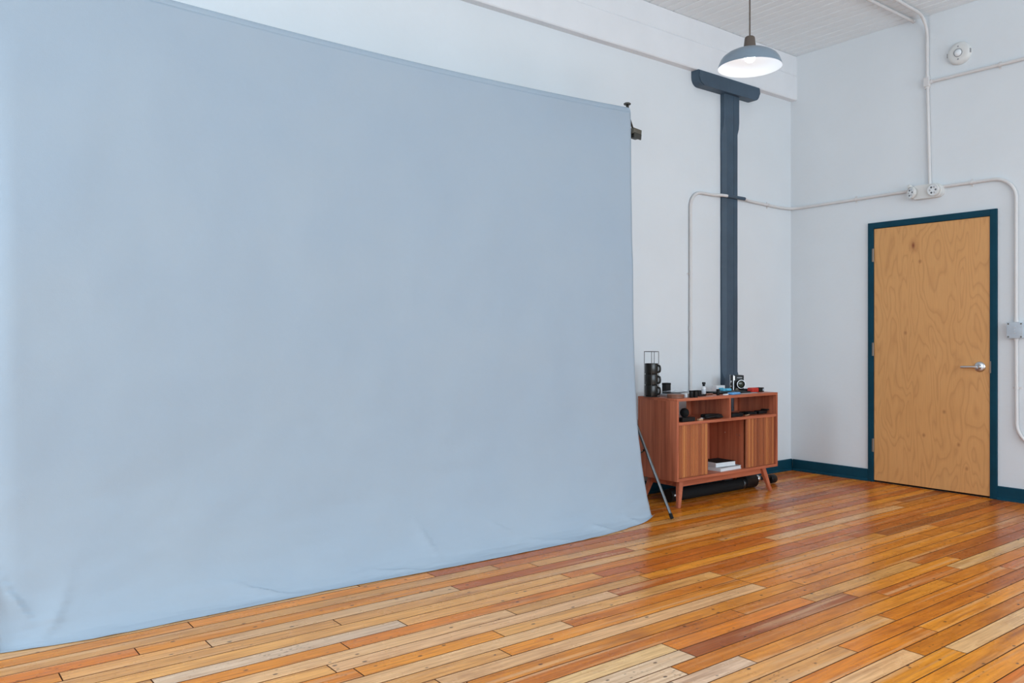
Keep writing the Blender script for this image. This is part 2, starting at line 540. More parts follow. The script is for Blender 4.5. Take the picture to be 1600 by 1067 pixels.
# the boards outside the view, joined
bm = bmesh.new()
y = YB - PW * NROW
while y > YR + .01:
    x = XL
    yy = max(YR, y - PW)
    while x < XR - .02:
        ln = rnd.uniform(1.2, 2.6)
        if XR - x - ln < .5: ln = XR - x
        plank_mesh(bm, x, x + ln, yy, y); x += ln
    y -= PW
for r in range(NROW):
    y1 = YB - PW * r
    plank_mesh(bm, XL, -.9, y1 - PW, y1)
tag(fin('plank_field', bm, [M['plank_far'], M['seam']], fl), kind='stuff')

# ------------------------------------------------------------------ ceiling boards, beam
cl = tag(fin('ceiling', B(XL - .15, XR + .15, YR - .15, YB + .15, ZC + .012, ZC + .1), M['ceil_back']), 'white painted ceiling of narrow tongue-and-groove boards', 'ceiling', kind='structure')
BWD = .0945
x = XR
i = 0
while x > 3.7:
    g = .0080 if i % 6 in (2, 5) and i < 24 else rnd.choice((.0030, .0036, .0044))
    dz = rnd.uniform(0, .0012)
    bm = bmesh.new()
    x0, x1 = x - BWD + g, x
    zz = ZC + dz
    prism(bm, [(x0, ZC + .012), (x1, ZC + .012), (x1, zz + .006), (x1 - .005, zz), (x0 + .005, zz), (x0, zz + .006)], YR, YB - .045)
    fin('ceiling_board', bm, M['ceil'], cl)
    x -= BWD; i += 1
bm = bmesh.new()
while x > XL:
    prism(bm, [(max(XL, x - BWD) + .0008, ZC + .012), (x, ZC + .012), (x, ZC + .003), (x - .003, ZC), (max(XL, x - BWD) + .004, ZC), (max(XL, x - BWD) + .0008, ZC + .003)], YR, YB - .065)
    x -= BWD
tag(fin('ceiling_board_field', bm, M['ceil'], cl), kind='stuff')

BY = YB - .065        # beam face
beam = thing('trim_1', ((XL + XR) / 2, YB - .03, 3.42), 'deep white painted ceiling beam along the backdrop wall', 'beam', kind='structure')
def rough_beam(z0, z1, yf):
    bm = bmesh.new()
    n = 120
    rows = []
    for k in range(n + 1):
        x = XL + (XR - XL) * k / n
        j = lambda s: .003 * noise.noise(Vector((x * 2.3, s, 0)))
        rows.append([bm.verts.new((x, YB, z0)), bm.verts.new((x, yf + .006, z0 + j(1))), bm.verts.new((x, yf + j(3), z0 + .008 + j(1))),
                     bm.verts.new((x, yf + j(4), z1 - .003 + j(2))), bm.verts.new((x, yf + .004, z1 + j(2) * .5)), bm.verts.new((x, YB, z1))])
    for A, Bq in zip(rows, rows[1:]):
        for k in range(6): bm.faces.new((A[k], A[(k + 1) % 6], Bq[(k + 1) % 6], Bq[k]))
    bm.faces.new(rows[0]); bm.faces.new(rows[-1][::-1])
    return bm
fin('lower_timber', rough_beam(3.42, 3.638, BY), M['beam'], beam)
fin('upper_timber', rough_beam(3.6400, ZC - .001, BY + .003), M['beam'], beam)

# ------------------------------------------------------------------ timber post and its bolster
post = thing('timber_post', (5.742, YB - .02, 0), 'dark blue-grey chamfered timber post with short bolster under the white beam', 'post')
bm = bmesh.new()
px0, px1 = 5.640, 5.846
secs = []
N = 60
for k in range(N + 1):
    z = 3.30 * k / N
    ch = .030 if .93 < z < 2.98 else .004
    if .88 < z <= .93: ch = .004 + .026 * (z - .88) / .05
    if 2.98 <= z < 3.04: ch = .030 - .026 * (z - 2.98) / .06
    jl = .004 * noise.noise(Vector((z * 4, 0, 3))); jr = .003 * noise.noise(Vector((z * 3, 5, 3)))
    yf = YB - .045
    cr = 5.765 + .006 * noise.noise(Vector((z * 1.3, 9, 1)))
    secs.append([bm.verts.new(p) for p in ((px0 + jl, YB, z), (px0 + jl, yf + ch * .9, z), (px0 + ch + jl, yf, z),
                 (cr - .002, yf, z), (cr, yf + .007, z), (cr + .002, yf, z),
                 (px1 - ch + jr, yf, z), (px1 + jr, yf + ch * .9, z), (px1 + jr, YB, z))])
for A, Bq in zip(secs, secs[1:]):
    for k in range(9): bm.faces.new((A[k], A[(k + 1) % 9], Bq[(k + 1) % 9], Bq[k]))
bm.faces.new(secs[0][::-1]); bm.faces.new(secs[-1])
fin('shaft', bm, M['post'], post)
bm = bmesh.new()
bx0, bx1, bz0, bz1, rr = 5.262, 6.085, 3.298, 3.418, .07
poly = [(bx1, bz1), (bx1, bz0 + rr)]
poly += [(bx1 - rr + rr * math.cos(a), bz0 + rr + rr * math.sin(a)) for a in [-PI / 2 * k / 6 for k in range(1, 7)]]
poly += [(bx0 + rr + rr * math.cos(a), bz0 + rr + rr * math.sin(a)) for a in [-PI / 2 - PI / 2 * k / 6 for k in range(0, 6)]]
poly += [(bx0, bz0 + rr), (bx0, bz1)]
prism(bm, poly, YB - .085, YB)
bmesh.ops.bevel(bm, geom=[e for e in bm.edges if all(abs(v.co.y - (YB - .085)) < 1e-5 for v in e.verts)], offset=.008, segments=2, affect='EDGES')
fin('bolster', bm, M['post'], post)

# ------------------------------------------------------------------ baseboards
def baseboard(name, axis, const, a0, a1, sgn, label):
    th, h = .016, .102
    q = [(0, 0), (th + .012, 0), (th + .011, .012), (th + .004, .019), (th, .02), (th, h - .006), (th - .005, h), (0, h)]
    bm = bmesh.new()
    if axis == 'x': prism(bm, [(const + sgn * d, z) for d, z in q], a0, a1, 'YZ')
    else: prism(bm, [(const + sgn * d, z) for d, z in q], a0, a1, 'XZ')
    return tag(fin(name, bm, M['teal']), label, 'baseboard', kind='structure')
baseboard('baseboard_back', 'x', YB, XL, XR, -1, 'dark teal baseboard along the backdrop wall')
baseboard('baseboard_right', 'y', XR, DY1 + .052, YB - .028, -1, 'dark teal baseboard between room corner and door')
baseboard('baseboard_front', 'y', XR, YR, DY0 - .052, -1, 'dark teal baseboard running on past the lever side of the door')
baseboard('baseboard_left', 'y', XL, YR, YB - .028, 1, 'dark teal baseboard under the single side window')
baseboard('baseboard_rear', 'x', YR, XL + .028, XR - .028, 1, 'dark teal baseboard under the three windows')

# ------------------------------------------------------------------ door
door = thing('door_1', (XR, (DY0 + DY1) / 2, 0), 'birch veneer flush door with lever handle in dark teal metal frame', 'door', kind='structure')
fx = XR - .020
bm = bmesh.new()
for (y0, y1, z0, z1) in ((DY1 + .003, DY1 + .052, 0, DZ + .053), (DY0 - .052, DY0 - .003, 0, DZ + .053), (DY0 - .003, DY1 + .003, DZ + .003, DZ + .053)):
    box(bm, fx, XR + .0895, y0, y1, z0, z1, bev=.002)
fin('door_frame', bm, M['teal'], door, smooth=30)
slab = fin('door_slab', B(XR - .012, XR + .032, DY0, DY1, .015, DZ, bev=.0015), M['veneer'], door)
fin('threshold', B(XR - .005, XR + .0895, DY0, DY1, -.004, .004), M['dkmetal'], door)
for hz in (1.926, 1.127, .312):
    bm = bmesh.new()
    tube(bm, [(fx - .004, DY1 + .001, hz - .056), (fx - .004, DY1 + .001, hz + .056)], .0065, 10)
    box(bm, fx - .003, fx + .001, DY1 + .001, DY1 + .014, hz - .055, hz + .055)
    for q in (-.02, .02):
        tube(bm, [(fx - .004, DY1 + .001, hz + q - .001), (fx - .004, DY1 + .001, hz + q + .001)], .0070, 10)
    fin('hinge', bm, M['hinge'], door, smooth=40)
hy, hz = 2.742, 1.0
sx = XR - .012
hd = fin('lever_handle', L([(.0, -.052), (.012, -.052), (.0135, -.046), (.0135, -.012), (.020, -.008), (.020, 0), (0, 0)], (sx, hy, hz), 'X', 24), M['steel'], door, smooth=40)
bm = bmesh.new()
tube(bm, bend([(sx - .018, hy, hz), (sx - .048, hy, hz), (sx - .050, hy + .118, hz - .004)], .02), .010, 12, radii=None)
for v in bm.verts:
    v.co.z = hz + (v.co.z - hz) * 1.0
fin('lever', bm, M['steel'], hd, smooth=50)
fin('rose', L([(0, -.010), (.030, -.010), (.038, -.006), (.041, 0), (0, 0)], (sx, hy, hz), 'X', 32), M['steel'], hd, smooth=40)
fin('strike_plate', B(fx - .001, fx + .002, DY0 - .012, DY0 - .002, hz - .045, hz + .045), M['hinge'], door)

# ------------------------------------------------------------------ conduits and electrical fittings
PR = .0125
ZP = 2.428
yw, xw = YB - PR - .004, XR - PR - .004
def strap(parent, p, axis, wall):
    """two-hole strap round a pipe: axis of the pipe, wall normal direction"""
    bm = bmesh.new()
    p = Vector(p)
    d = {'x': Vector((1, 0, 0)), 'y': Vector((0, 1, 0)), 'z': Vector((0, 0, 1))}[axis]
    tube(bm, [p - d * .007, p + d * .007], PR + .003, 14)
    side = Vector((0, 0, 1)) if axis != 'z' else (Vector((1, 0, 0)) if wall == 'back' else Vector((0, 1, 0)))
    nrm = Vector((0, 1, 0)) if wall == 'back' else Vector((1, 0, 0))
    c = p + nrm * (PR + .002)
    e = d * .008 + side * .030 + nrm * .002
    box(bm, c.x - abs(e.x), c.x + abs(e.x), c.y - abs(e.y), c.y + abs(e.y), c.z - abs(e.z), c.z + abs(e.z))
    return fin('strap', bm, M['pipe'], parent, smooth=40)

def conduit(pts, rad, label, name='conduit'):
    pts = [Vector(p) for p in pts]
    e = thing(name, pts[0], label, 'conduit')
    fin('pipe', T(bend(pts, rad, 10), PR, 14), M['pipe'], e, smooth=40)
    return e

yp = YB - .045 - PR - .002             # in front of the post
e = thing('conduit', (5.235, yw, 0), 'white painted conduit rising behind the cabinet and crossing the dark post', 'conduit')
run = bend([(5.235, yw, .102), (5.235, yw, ZP), (5.50, yw, ZP)], .17, 12)[:-1] + \
      bend([(5.42, yw, ZP), (5.52, yw, ZP), (5.60, yp, ZP), (5.90, yp, ZP), (6.02, yw, ZP), (6.46, yw, ZP - .012)], .06, 6)[1:]
fin('pipe', T(run, PR, 14), M['pipe'], e, smooth=40)
fin('painted_section', T([(5.655, yp, ZP), (5.895, yp, ZP)], PR + .002, 14), M['post'], e, smooth=40)['label'] = 'dark painted length crossing the post'
strap(e, (5.235, yw, 1.75), 'z', 'back'); strap(e, (6.30, yw, ZP - .008), 'x', 'back')
fin('coupling', T([(5.235, yw, 1.28), (5.235, yw, 1.32)], PR + .003, 14), M['pipe'], e, smooth=40)
e = conduit([(6.46, yw, ZP - .012), (xw, yw, ZP - .010), (xw, 3.30, ZP)], .16, 'white painted conduit bending round the room corner to the emergency light')
strap(e, (xw, 3.75, ZP - .004), 'y', 'right')

EY, EZ = 3.138, 2.400
e = conduit([(xw, 3.015, 2.425), (xw, 2.487, 2.425), (xw, 2.487, 1.345)], .16, 'white painted conduit bending from emergency light down to switch box')
strap(e, (xw, 2.80, 2.425), 'y', 'right')
for z in (1.348,):
    fin('connector', T([(xw, 2.487, z - .008), (xw, 2.487, z + .016)], PR + .004, 12), M['pipe'], e, smooth=40)
e = conduit([(xw, 2.487, 1.221), (xw, 2.482, .42), (xw, 2.10, .42)], .17, 'white painted conduit dropping from switch box and bending away near the floor')
fin('connector', T([(xw, 2.487, 1.203), (xw, 2.487, 1.221)], PR + .004, 12), M['pipe'], e, smooth=40)
strap(e, (xw, 2.484, .85), 'z', 'right')
e = conduit([(xw, 3.117, EZ + .055), (xw, 3.135, 3.232)], .1, 'white painted upright conduit between emergency light and tee fitting')
e = conduit([(xw, 3.137, 3.335), (xw, 3.137, ZC - .018), (4.6, 3.06, ZC - .018)], .17, 'white painted conduit bending from tee fitting on to the ceiling')
e = conduit([(xw, 3.112, 3.283), (xw, 2.0, 3.283)], .1, 'white painted level conduit leaving the tee fitting below the round detector')
strap(e, (xw, 2.60, 3.283), 'y', 'right')
e = conduit([(XR - .03, 3.245, ZC - .018), (4.6, 3.245, ZC - .018)], .1, 'straight white painted conduit on the ceiling ending short of the wall')
fin('end_cap', T([(XR - .045, 3.245, ZC - .018), (XR - .022, 3.245, ZC - .018)], PR + .004, 12), M['pipe'], e, smooth=40)

# tee fitting
e = thing('conduit_fitting', (xw, 3.137, 3.232), 'white painted tee shaped conduit fitting below the ceiling', 'fitting')
fin('fitting_body', B(xw - .021, XR, 3.137 - .022, 3.137 + .022, 3.246, 3.322, bev=.006), M['pipe'], e, smooth=40)
fin('cover', B(xw - .025, xw - .021, 3.137 - .020, 3.137 + .020, 3.252, 3.316, bev=.0015), M['pipe'], e)
for z in (3.232, 3.322):
    fin('hub', T([(xw, 3.137, z), (xw, 3.137, z + .014)], PR + .005, 14), M['pipe'], e, smooth=40)
fin('hub', T([(xw, 3.116, 3.283), (xw, 3.098, 3.283)], PR + .005, 14), M['pipe'], e, smooth=40)

# switch box
e = thing('switch_box', (XR, 2.487, 1.221), 'square galvanised electrical box with blank cover beside the door', 'electrical box')
fin('box_body', B(XR - .040, XR, 2.487 - .052, 2.487 + .052, 1.221, 1.335, bev=.004), M['galv'], e, smooth=40)
fin('cover_plate', B(XR - .046, XR - .040, 2.487 - .055, 2.487 + .055, 1.218, 1.338, bev=.003), M['galv'], e, smooth=40)
for dy, dz in ((-.043, -.048), (.043, -.048), (-.043, .048), (.043, .048), (0, -.02), (0, .02), (0, 0)):
    fin('screw', L([(0, -.003), (.0045, -.003), (.006, 0), (0, 0)], (XR - .046, 2.487 + dy, 1.278 + dz), 'X', 10), M['brass'] if dy else M['steel'], e)

# emergency light
e = thing('emergency_light', (XR, EY, EZ - .055), 'white emergency light with two round lamp heads above the door', 'emergency light')
bm = bmesh.new()
n = 14
hw, hh = .135, .055
poly = [(EY + (hw - hh) + hh * math.cos(a), EZ + hh * math.sin(a)) for a in [-PI / 2 + PI * k / n for k in range(n + 1)]]
poly += [(EY - (hw - hh) + hh * math.cos(a), EZ + hh * math.sin(a)) for a in [PI / 2 + PI * k / n for k in range(n + 1)]]
prism(bm, poly, XR - .062, XR, 'YZ')
bmesh.ops.bevel(bm, geom=[q for q in bm.edges if all(abs(v.co.x - (XR - .062)) < 1e-5 for v in q.verts)], offset=.008, segments=3, affect='EDGES')
fin('housing', bm, M['plastic'], e, smooth=45)
for yy, ax in ((EY + .088, Vector((-.86, .50, .02))), (EY - .080, Vector((-1, .12, -.05)))):
    c0 = Vector((XR - .058, yy, EZ))
    hdm = fin('lamp_head', L([(0, 0), (.038, 0), (.047, .012), (.049, .03), (.044, .034), (.044, .028), (0, .028)], c0, ax, 28), M['plastic'], e, smooth=45)
    bm = bmesh.new()
    axn = ax.normalized(); a1, a2 = frame_of(axn)
    lathe(bm, [(0, .030), (.030, .031), (.043, .029), (.043, .027), (0, .027)], c0, ax, 28)
    fin('lens', bm, M['lens'], hdm, smooth=45)
    for q in range(6):
        aa = 2 * PI * q / 6
        cc = c0 + axn * .030 + (a1 * math.cos(aa) + a2 * math.sin(aa)) * .024
        fin('led', L([(0, .003), (.007, .0025), (.009, 0)], cc, ax, 12), M['chrome'] if q % 2 else M['steel'], hdm, smooth=60)
fin('knob', L([(0, .03), (.013, .03), (.016, .022), (.016, 0), (0, 0)], (XR - .05, EY + .115, EZ + .050), (-.8, .2, .25), 18), M['plastic'], e, smooth=45)

# round detector
e = thing('motion_detector', (XR, 2.893, 3.36), 'round white ceiling-style detector disc mounted high above the door', 'detector')
fin('base_plate', L([(0, -.034), (.052, -.035), (.070, -.032), (.083, -.024), (.089, -.012), (.089, 0), (0, 0)], (XR, 2.893, 3.452), 'X', 40), M['plastic'], e, smooth=35)
fin('dome', L([(0, -.050), (.014, -.048), (.024, -.042), (.029, -.034), (0, -.034)], (XR, 2.893, 3.452), 'X', 24), M['lens'], e, smooth=45)
fin('ring', L([(.028, -.034), (.029, -.038), (.032, -.038), (.033, -.034)], (XR, 2.893, 3.452), 'X', 28), M['grey'], e, smooth=60)
for dz in (.050, -.050):
    fin('indicator', L([(0, -.0355), (.006, -.0355), (.007, -.033)], (XR, 2.893, 3.452 + dz), 'X', 10), M['grey'], e)
for dy in (.082, -.082):
    fin('side_notch', B(XR - .024, XR - .012, 2.893 + dy - .007, 2.893 + dy + .007, 3.452 - .016, 3.452 + .016, bev=.002), M['grey'], e)

# ------------------------------------------------------------------ pendant lamp
def pendant(LX, LY, LZ, label):
    e = thing('pendant_lamp', (LX, LY, LZ), label, 'lamp', 'warehouse pendant lamps')
    outer = [(.171, 0), (.1705, .004), (.164, .022), (.156, .043), (.144, .059), (.122, .076), (.090, .091), (.058, .102), (.034, .109)]
    inner = [(r - .0025, h - .002) for r, h in outer[::-1]]
    sh = fin('shade', L(outer, (LX, LY, LZ), 'Z', 56), M['shade_out'], e, smooth=60)
    fin('shade_lining', L(inner[:-1] + [(.1685, .001), (.171, 0)], (LX, LY, LZ), 'Z', 56), M['shade_in'], sh, smooth=60)
    fin('neck', L([(.0, .170), (.020, .170), (.025, .166), (.027, .161), (.033, .112), (.036, .106), (0, .106)], (LX, LY, LZ), 'Z', 28), M['cordm'], e, smooth=40)
    fin('socket', L([(0, .10), (.018, .10), (.018, .072), (0, .072)], (LX, LY, LZ), 'Z', 20), M['white'], e, smooth=40)
    fin('bulb', L([(0, .004), (.014, .007), (.025, .017), (.030, .030), (.027, .046), (.018, .062), (.014, .073), (0, .073)], (LX, LY, LZ + .024), 'Z', 24), M['bulb'], e, smooth=80)
    fin('cord', T([(LX, LY, LZ + .168), (LX, LY, ZC - .02)], .0042, 10), M['cordm'], e, smooth=60)
    fin('canopy', L([(0, 0), (.012, 0), (.045, .006), (.055, .024), (0, .024)], (LX, LY, ZC - .022), 'Z', 28), M['cordm'], e, smooth=40)
    l = bpy.data.lights.new('bulb_light', 'POINT')
    l.energy = LAMP_W; l.shadow_soft_size = .03; l.color = (.80, .91, 1.0)
    o = newobj('bulb_light', l)
    o.parent = e
    o.location = (0, 0, -.004)
LAMP_W = .30
pendant(3.735, 2.713, 2.692, 'lit blue-grey warehouse pendant lamp hanging in front of the dark post')
pendant(0.55, 1.55, 2.692, 'lit blue-grey warehouse pendant lamp hanging over the floor before the paper backdrop')
pendant(3.735, -0.9, 2.692, 'lit blue-grey warehouse pendant lamp hanging near the rear windows')

# ------------------------------------------------------------------ paper backdrop and its stand
PX0, PX1 = .352, 4.10
RR = .040
def topz(x):
    q = (x - (PX0 + PX1) / 2) / ((PX1 - PX0) / 2)
    return 2.787 + .043 * q * q
e = thing('paper_backdrop', ((PX0 + PX1) / 2, 3.9, 0), 'wide pale blue-grey seamless paper backdrop hanging from a roll and sweeping on to the floor', 'backdrop')
NXr = 40
xs = [PX0 + (PX1 - PX0) * k / NXr for k in range(NXr + 1)]
fin('paper_roll', T([(x, 4.0, topz(x) - RR) for x in xs], RR, 40), M['paper'], e, smooth=50)
def front(x):
    """where the sheet ends on the floor"""
    y = 3.612 + .010 * math.sin(x * 1.7) + .016 * math.exp(-((x - 1.75) / .5) ** 2)
    if x > 3.35: y += .122 * ((x - 3.35) / .75) ** 1.7
    if x < .75: y += .060 * ((.75 - x) / .4) ** 1.5
    return y
CP = [(3.9590, 2.79), (3.9565, 2.60), (3.948, 2.1), (3.938, 1.6), (3.922, 1.15), (3.898, .75), (3.868, .50), (3.826, .31), (3.775, .165), (3.717, .066), (3.662, .016), (3.612, .0035)]
def cat(t):
    n_ = len(CP) - 1
    s_ = min(max(t, 0), .99999) * n_
    i_ = int(s_); f_ = s_ - i_
    P = [Vector(CP[max(0, min(n_, i_ + d))]) for d in (-1, 0, 1, 2)]
    return .5 * ((2 * P[1]) + (-P[0] + P[2]) * f_ + (2 * P[0] - 5 * P[1] + 4 * P[2] - P[3]) * f_ * f_ + (-P[0] + 3 * P[1] - 3 * P[2] + P[3]) * f_ ** 3)
NX, NZ = 220, 150
CRE = [  # creases: start (x, t), end (x, t), depth, width
    (1.30, .80, 1.52, .93, .016, .055), (2.30, .70, 2.36, .82, .012, .05), (3.52, .83, 3.66, .96, .012, .05), (3.05, .86, 3.30, .97, .008, .05),
    (.62, .70, .50, .93, .014, .07), (2.0, .86, 2.25, .95, .008, .06), (2.75, .72, 2.92, .80, .007, .05), (3.86, .84, 3.94, .95, .010, .045), (.37, .66, .47, .80, .022, .06)]
def crease(x, t_):
    d_ = 0
    for (xa, ta, xb, tb, dep, wd) in CRE:
        ax, at, bx, bt = xa, ta * 3, xb, tb * 3
        vx, vt = bx - ax, bt - at
        s_ = ((x - ax) * vx + (t_ * 3 - at) * vt) / (vx * vx + vt * vt)
        if -.25 < s_ < 1.25:
            qx, qt = ax + vx * s_, at + vt * s_
            ds = (x - qx) + (t_ * 3 - qt) * .2
            fall = max(0, 1 - abs(s_ - .5) / .75)
            k_ = abs(ds) / wd
            if k_ < 2.2:
                prof = math.exp(-k_ * k_) * (1 if ds < 0 else .35)
                d_ += 1.8 * dep * fall * prof
    return d_
bm = bmesh.new()
grid = []
for j in range(NZ + 1):
    t_ = j / NZ
    t_ = t_ ** .88
    row = []
    for i in range(NX + 1):
        x = PX0 + (PX1 - PX0) * i / NX
        p = cat(t_)
        low = max(0, (t_ - .55) / .45)
        s_ = min(1, max(0, (3.962 - p.x) / (3.962 - 3.612)))
        y = 3.9590 - (3.9590 - p.x) * ((3.9590 - front(x)) / (3.9590 - 3.612) * s_ + (1 - s_))
        z = p.y
        if t_ < .15:
            z += (topz(x) - RR - 2.79) * (1 - t_ / .15)
        # gentle ripples of hanging paper
        amp = min(1, t_ * 4) * (.0055 + .0040 * low)
        wv = noise.noise(Vector((x * 2.6, t_ * 9, 0))) * 1.4 + noise.noise(Vector((x * 5.5 + 7, t_ * 22, 2))) * .62 + noise.noise(Vector((x * 11, t_ * 40, 5))) * .22
        flat = max(0, 1 - max(0, (t_ - .86) / .14))
        dn = amp * wv * flat + crease(x, t_) * (.45 + .55 * flat)
        # normal turns from facing the room to facing up
        ny, nz = (-1, 0) if t_ < .6 else (-(1 - low), low)
        if t_ < .03: dn = 0
        y += ny * dn
        z = max(z + nz * dn, .0025)
        # sheet edges curl a little
        if i > NX - 10 and t_ > .7:
            c_ = ((i - (NX - 10)) / 10) ** 2
            z += .030 * c_ * max(0, (t_ - .88) / .12)
        if i < 5 and .1 < t_ < .97:
            c_ = ((5 - i) / 5) ** 2
            y += .022 * c_ * min(1, (t_ - .1) * 8)
        # lifted nicks along the cut edge
        if j >= NZ - 3:
            z += .004 * max(0, noise.noise(Vector((x * 7.5, 3, 8)))) 
        row.append(bm.verts.new((x, y, z)))
    grid.append(row)
for A, Bq in zip(grid, grid[1:]):
    for i in range(NX): bm.faces.new((A[i], A[i + 1], Bq[i + 1], Bq[i]))
o = fin('paper_sheet', bm, M['paper'], e, smooth=180)
so = o.modifiers.new('thickness', 'SOLIDIFY'); so.thickness = .0008; so.offset = 1
for xx, sg in ((PX0, -1), (PX1, 1)):
    fin('core_plug', L([(0, .022 * sg), (.020, .022 * sg), (.027, .012 * sg), (.033, .004 * sg), (.033, -.001 * sg), (0, -.001 * sg)], (xx, 4.0, topz(xx) - RR), 'X', 24), M['black2'], e, smooth=40)

st = thing('backdrop_stand', (4.2, 4.12, 0), 'metal backdrop stand with tripod legs holding up the paper roll', 'stand')
for sx_, px_ in ((1, 4.20), (-1, .25)):
    bz = topz(PX1) - RR
    fin('pole', T([(px_, 4.12, .18), (px_, 4.12, 1.35)], .0150, 14), M['chrome'], st, smooth=50)
    fin('pole', T([(px_, 4.12, 1.30), (px_, 4.12, bz - .12)], .0115, 14), M['chrome'], st, smooth=50)
    fin('collar', T([(px_, 4.12, 1.30), (px_, 4.12, 1.36)], .022, 14), M['black2'], st, smooth=50)
    fin('collar', T([(px_, 4.12, .76), (px_, 4.12, .82)], .025, 14), M['black2'], st, smooth=50)
    fin('collar', T([(px_, 4.12, .30), (px_, 4.12, .35)], .024, 14), M['black2'], st, smooth=50)
    for tx, ty in ((-.016 * sx_, -.46), (.398 * sx_, .222), (-.398 * sx_, .222)):
        a = Vector((px_, 4.12, .79)); b = Vector((px_ + tx, 4.12 + ty, .013))
        d = (b - a).normalized(); h = Vector((d.x, d.y, 0)).normalized()
        lg = fin('leg', T([a + h * .022, b], .0105, 12), M['chrome'], st, smooth=50)
        fin('rubber_foot', T([b - d * .030, b + d * .006], .0125, 12), M['black2'], lg, smooth=50)
        mdl = a.lerp(b, .45)
        br = fin('brace', T([Vector((px_, 4.12, .325)) + h * .022, mdl], .006, 8), M['chrome'], st, smooth=50)
        fin('rivet', T([mdl - h.cross(Vector((0, 0, 1))) * .015, mdl + h.cross(Vector((0, 0, 1))) * .015], .006, 8), M['black2'], br, smooth=50)
    # bracket block and wing nut at the top
    cx = px_ + sx_ * .035
    Mx = Matrix.Translation((cx, 4.045, bz - .085)) @ Matrix.Rotation(math.radians(6 * sx_), 4, 'Y') @ Matrix.Translation((-cx, -4.045, -(bz - .085)))
    bm = bmesh.new()
    box(bm, cx - .045, cx + .037, 4.015, 4.075, bz - .125, bz - .085, bev=.004, M=Mx)
    cb = fin('clamp', bm, M['brass'], st, smooth=40)
    bm = bmesh.new()
    box(bm, cx - .040, cx + .033, 4.010, 4.020, bz - .158, bz - .118, bev=.003, M=Mx)
    box(bm, cx - .030, cx + .025, 4.020, 4.065, bz - .150, bz - .122, bev=.003, M=Mx)
    fin('clamp_jaw', bm, M['dkmetal'], cb, smooth=40)
    bm = bmesh.new()
    box(bm, cx - .05, cx - .02, 4.05, 4.135, bz - .135, bz - .112, bev=.003)
    fin('bracket_arm', bm, M['dkmetal'], st, smooth=40)
    hx = (PX1 if sx_ > 0 else PX0)
    bm = bmesh.new()
    box(bm, hx + sx_ * .010 - .006, hx + sx_ * .010 + .006, 4.0 - .010, 4.0 + .010, bz + .020, bz + .060, bev=.003)
    wn_ = fin('hook', bm, M['dkmetal'], st, smooth=40)
    fin('wing_nut', L([(0, .016), (.018, .016), (.026, .010), (.024, .003), (.008, 0), (0, 0)], (hx + sx_ * .008, 4.0, bz + .058), 'Z', 18), M['dkmetal'], wn_, smooth=40)
    bm = bmesh.new()
    tube(bm, bend([(hx + sx_ * .012, 4.0, bz), (hx + sx_ * .03, 4.0, bz - .03), (cx - sx_ * .02, 4.045, bz - .09)], .02), .007, 10)
    fin('hook_arm', bm, M['dkmetal'], st, smooth=50)

# ------------------------------------------------------------------ cabinet
CX0, CX1, CY0, CY1, CZ0, CZ1 = 4.48, 5.695, 3.87, 4.25, .190, .785
TB = .020
cab = thing('media_cabinet', ((CX0 + CX1) / 2, (CY0 + CY1) / 2, 0), 'reddish walnut cabinet with ribbed sliding doors on splayed legs', 'cabinet')
fin('top', B(CX0, CX1, CY0, CY1, CZ1 - TB, CZ1, bev=.0012), M['lam_x'], cab)
fin('side_panel', B(CX0, CX0 + TB, CY0, CY1, CZ0, CZ1 - TB, bev=.0008), M['lam_z'], cab)
fin('side_panel', B(CX1 - TB, CX1, CY0, CY1, CZ0, CZ1 - TB, bev=.0008), M['lam_z'], cab)
fin('bottom', B(CX0 + TB, CX1 - TB, CY0, CY1, CZ0, CZ0 + TB, bev=.0008), M['lam_x'], cab)
SZ = .612
fin('shelf', B(CX0 + TB, CX1 - TB, CY0 + .001, CY1 - .006, SZ - TB, SZ, bev=.0008), M['lam_x'], cab)
MX = (CX0 + CX1) / 2
fin('divider', B(MX - .009, MX + .009, CY0 + .002, CY1 - .006, SZ, CZ1 - TB), M['lam_z'], cab)
for px_ in (4.846, 5.315):
    fin('partition', B(px_ - .008, px_ + .008, CY0 + .045, CY1 - .006, CZ0 + TB, SZ - TB), M['lam_z'], cab)
# back panel with a cable slot behind each upper compartment
bm = bmesh.new()
for (a, b, z0, z1) in ((CX0 + TB, CX1 - TB, CZ0 + TB, SZ - TB), (5.028, MX + .20, SZ - TB, CZ1 - TB), (5.632, CX1 - TB, SZ - TB, CZ1 - TB), (CX0 + TB, CX0 + .10, SZ - TB, CZ1 - TB)):
    box(bm, a, b, CY1 - .006, CY1 - .001, z0, z1)
fin('back_panel', bm, M['lam_z'], cab)
def tambour(x0, x1):
    n_ = int(round((x1 - x0) / .0205))
    wd = (x1 - x0) / n_
    pr_ = []
    yb_, yf = CY0 + .026, CY0 + .013
    for k in range(n_):
        a = x0 + k * wd
        pr_ += [(a + .0006, yf + .006), (a + .0020, yf + .0012), (a + .0048, yf), (a + wd - .0048, yf), (a + wd - .0020, yf + .0012), (a + wd - .0006, yf + .006)]
    pr_ += [(x1, yb_), (x0, yb_)]
    bm = bmesh.new(); prism(bm, pr_, CZ0 + TB + .002, SZ - TB - .002, 'XY')
    return bm
fin('sliding_door', tambour(CX0 + TB + .002, 4.842), M['tambour'], cab)
fin('sliding_door', tambour(5.303, CX1 - TB - .002), M['tambour'], cab)
for (sxx, syy, sz_) in ((5.306, 3.95, .46), (5.306, 3.975, .462), (5.306, 4.09, .47)):
    fin('screw_cap', L([(0, -.0015), (.004, -.0015), (.0045, 0), (0, 0)], (sxx + .001, syy, sz_), 'X', 10), M['steel'], cab)
